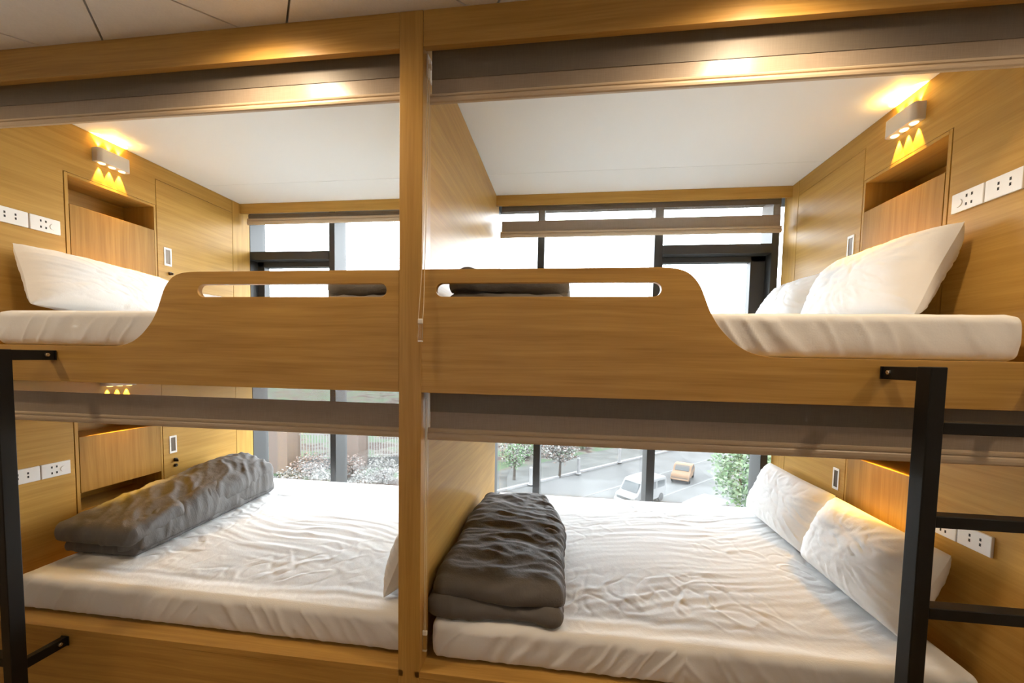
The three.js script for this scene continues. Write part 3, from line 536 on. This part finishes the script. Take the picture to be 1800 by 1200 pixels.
  // shrubs behind the far pavement
  [[6.5, 7, 1], [9.5, 7.6, 2], [12.6, 7.2, 0], [15.8, 8, 1], [19, 7.4, 2], [23, 8, 0]].forEach(([a, b, kind], i) => {
    const [x, z] = on(a, b);
    tree('hedge_shrub', ['pale brown shrub in the row behind the far pavement', 'rust brown shrub in the row behind the far pavement', 'green shrub in the row behind the far pavement'][kind] + [', just right of the rust tree', ', next right of the brown one', ', above the middle post', ', in front of the thick bar', ', right of the thick bar', ', farthest down the street'][i], 'shrub', x, z, G + 1.5, 1.15, 1.4, [[E.pale, E.dark], [E.rust, E.pale], [E.green, E.pale]][kind], 600, 0.24, 21 + i * 5);
  });
  // brick piers and railings seen through the lower left window
  const piers = [[-27.6, -34.2], [-21.4, -36.4], [-15.2, -38.6]];
  piers.slice(0, 2).forEach(([x, z], i) => {
    const p = thing('brick_pier', i ? 'pale brick pier right of the dark bar, lower left window' : 'pale brick pier at the left end of the lower left window', 'pier', [x, G, z]);
    obj('shaft', bx(-1.0, 1.0, 0, 5.2, -1.0, 1.0, 0.03, 'x'), E.brick, p); obj('cap', bx(-1.15, 1.15, 5.2, 5.4, -1.15, 1.15, 0.04, 'x'), E.pale, p);
  });
  for (const [i, [a, b]] of [[[-33.8, -32], piers[0]], [piers[0], piers[1]], [piers[1], piers[2]]].entries()) {
    const dx = b[0] - a[0], dz = b[1] - a[1], L = Math.hypot(dx, dz), f = thing('iron_fence', ['white bar fence left of the brick piers', 'white bar fence between the two brick piers', 'white bar fence right of the brick piers'][i], 'fence', [a[0], G, a[1]]);
    f.rotation.y = Math.atan2(-dz, dx);
    obj('base_wall', bx(1.32, L - 1.32, 0, 1.2, -0.15, 0.15, 0.02), E.grey, f);
    for (const y of [1.35, 3.75, ...(i === 0 ? [2.5] : [])]) obj('rail', bx(1.3, L - 1.3, y, y + 0.1, -0.04, 0.04, 0.01), E.pale, f);
    const bars = []; for (let q = 1.4; q < L - 1.4; q += 0.27) bars.push(bx(q, q + 0.09, 1.2, 4.0, -0.03, 0.03, 0));
    obj('bars', bars, E.pale, f).userData.kind = 'stuff';
  }
  [[-24.0, -33.0, 1.15, 1, 1.55], [-22.4, -28.0, 1.15, 0, 1.1], [-19.4, -28.0, 1.2, 0, 1.1], [-19.8, -33.4, 1.1, 1, 1.2], [-16.2, -32.4, 1.3, 0, 1.4], [-15.9, -27.8, 1.2, 0, 1.2]].forEach(([x, z, h, kind, r], i) => {
    tree('flowering_bush', ['brown pink flowering bush at the foot of the left brick pier', 'pale grey bush low at the left, by the bed edge', 'pale grey bush just left of the dark window bar, low', 'brown pink flowering bush just right of the dark window bar', 'pale grey bush next to the middle post, behind', 'pale grey bush low and right of the dark window bar'][i], 'bush', x, z, G + h, r, h * 1.05, kind ? [E.rust, E.pale, E.rust] : [E.pale, E.dark, E.pale, E.pale], 900, 0.22, 71 + i * 7);
  });
  // vehicles
  const vehicle = (name, label, cat, x, z, yaw, paint, prof, wid, glassPts, wheelX, wheelR) => {
    const v = thing(name, label, cat, [x, G + 0.01, z]); v.rotation.y = yaw;      // nose towards +x
    const s = new THREE.Shape(); s.moveTo(...prof[0]); s.splineThru(prof.slice(1).map((p) => new THREE.Vector2(...p))); s.closePath();
    const bd = new THREE.ExtrudeGeometry(s, { depth: wid - 0.24, bevelEnabled: true, bevelSize: 0.1, bevelThickness: 0.12, bevelOffset: -0.1, bevelSegments: 3, curveSegments: 24 }); bd.translate(0, 0, -wid / 2 + 0.12);
    obj('body', metreUV(bd, 'x'), paint, v);
    for (const [pts, zz] of glassPts) { const gs = new THREE.Shape(pts.map(([a, b]) => new THREE.Vector2(a, b))); for (const q of zz) { const g = new THREE.ExtrudeGeometry(gs, { depth: 0.02, bevelEnabled: false }); g.translate(0, 0, q > 0 ? wid / 2 - 0.012 : -wid / 2 - 0.008); obj('side_window', g, E.carGlass, v); } }
    return v;
  };
  const wheels = (v, xs, wid, r) => { for (const a of xs) for (const b of [-1, 1]) { const w = new THREE.LatheGeometry([[0, -0.1], [r * 0.9, -0.1], [r, -0.06], [r, 0.06], [r * 0.9, 0.1], [0, 0.1]].map(([p, q]) => new THREE.Vector2(p, q)), 20); w.rotateX(Math.PI / 2); w.translate(a, r, b * (wid / 2 - 0.07)); obj('wheel', w, E.tyre, v); } };
  const plate = (v, name, a, b, wid, mat) => { const [x0, y0] = a, [x1, y1] = b, L = Math.hypot(x1 - x0, y1 - y0), g = new THREE.BoxGeometry(L, 0.03, wid); g.rotateZ(Math.atan2(y1 - y0, x1 - x0)); g.translate((x0 + x1) / 2, (y0 + y1) / 2, 0); obj(name, g, mat, v); };
  const away = Math.PI + yawRoad;
  const van = (label, x, z) => {
    const v = vehicle('van', label, 'van', x, z, away, E.white, [[-2.3, 0.35], [-2.35, 1.2], [-2.25, 1.95], [-1.6, 2.1], [0.6, 2.1], [1.15, 1.95], [1.75, 1.2], [2.2, 1.05], [2.4, 0.75], [2.35, 0.35], [0, 0.3]], 1.9, [[[[-2.0, 1.25], [-2.0, 1.8], [-0.9, 1.85], [-0.9, 1.25]], [1, -1]], [[[-0.7, 1.25], [-0.7, 1.85], [0.6, 1.85], [1.25, 1.25]], [1, -1]]]);
    plate(v, 'windscreen', [1.22, 1.90], [1.76, 1.27], 1.5, E.carGlass); plate(v, 'grille', [2.405, 0.9], [2.41, 0.55], 1.3, E.carGlass); wheels(v, [-1.5, 1.5], 1.9, 0.36);
    for (const b of [-0.72, 0.72]) obj('headlamp', bx(2.28, 2.4, 0.78, 0.96, b - 0.16, b + 0.16, 0.04), E.pale, v);
  };
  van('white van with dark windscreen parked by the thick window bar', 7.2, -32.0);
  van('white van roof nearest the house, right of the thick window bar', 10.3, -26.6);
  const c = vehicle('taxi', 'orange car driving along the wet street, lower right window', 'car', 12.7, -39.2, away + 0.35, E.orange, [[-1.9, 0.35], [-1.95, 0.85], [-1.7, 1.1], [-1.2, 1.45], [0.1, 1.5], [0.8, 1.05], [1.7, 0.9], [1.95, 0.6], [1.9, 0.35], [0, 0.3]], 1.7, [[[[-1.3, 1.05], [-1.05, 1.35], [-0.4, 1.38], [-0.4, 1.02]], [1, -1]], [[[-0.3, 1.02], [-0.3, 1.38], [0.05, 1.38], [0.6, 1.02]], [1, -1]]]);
  plate(c, 'windscreen', [0.2, 1.47], [0.82, 1.07], 1.3, E.carGlass); plate(c, 'rear_window', [-1.72, 1.12], [-1.25, 1.45], 1.3, E.carGlass); plate(c, 'bumper', [1.965, 0.62], [1.93, 0.36], 1.5, E.carGlass); wheels(c, [-1.2, 1.25], 1.7, 0.33);
}

// alike things carry one group phrase
const GROUPS = { headboard_cabinet: 'shelf niches at the heads of the four bunks', locker: 'lockers at the heads of the four bunks', wall_sconce: 'amber wall lamps over the four niches', wall_socket: 'socket plates on the headboard walls', zebra_blind: 'brown zebra blinds of the bunks and windows', ladder: 'black bunk ladders', mattress: 'white sheeted bunk mattresses', pillow: 'white pillows on the bunks', folded_duvet: 'folded charcoal duvets on the bunks', downlight: 'room ceiling downlights', bollard: 'white kerb posts', street_tree: 'street trees', hedge_shrub: 'shrubs behind the far pavement', flowering_bush: 'bushes in front of the railings', brick_pier: 'pale brick piers', iron_fence: 'white bar fences', van: 'white vans' };
for (const o of scene.children) { const g = GROUPS[o.name.replace(/_\d{3}$/, '')]; if (g && o.userData.label) o.userData.group = g; }

renderer.render(scene, camera);
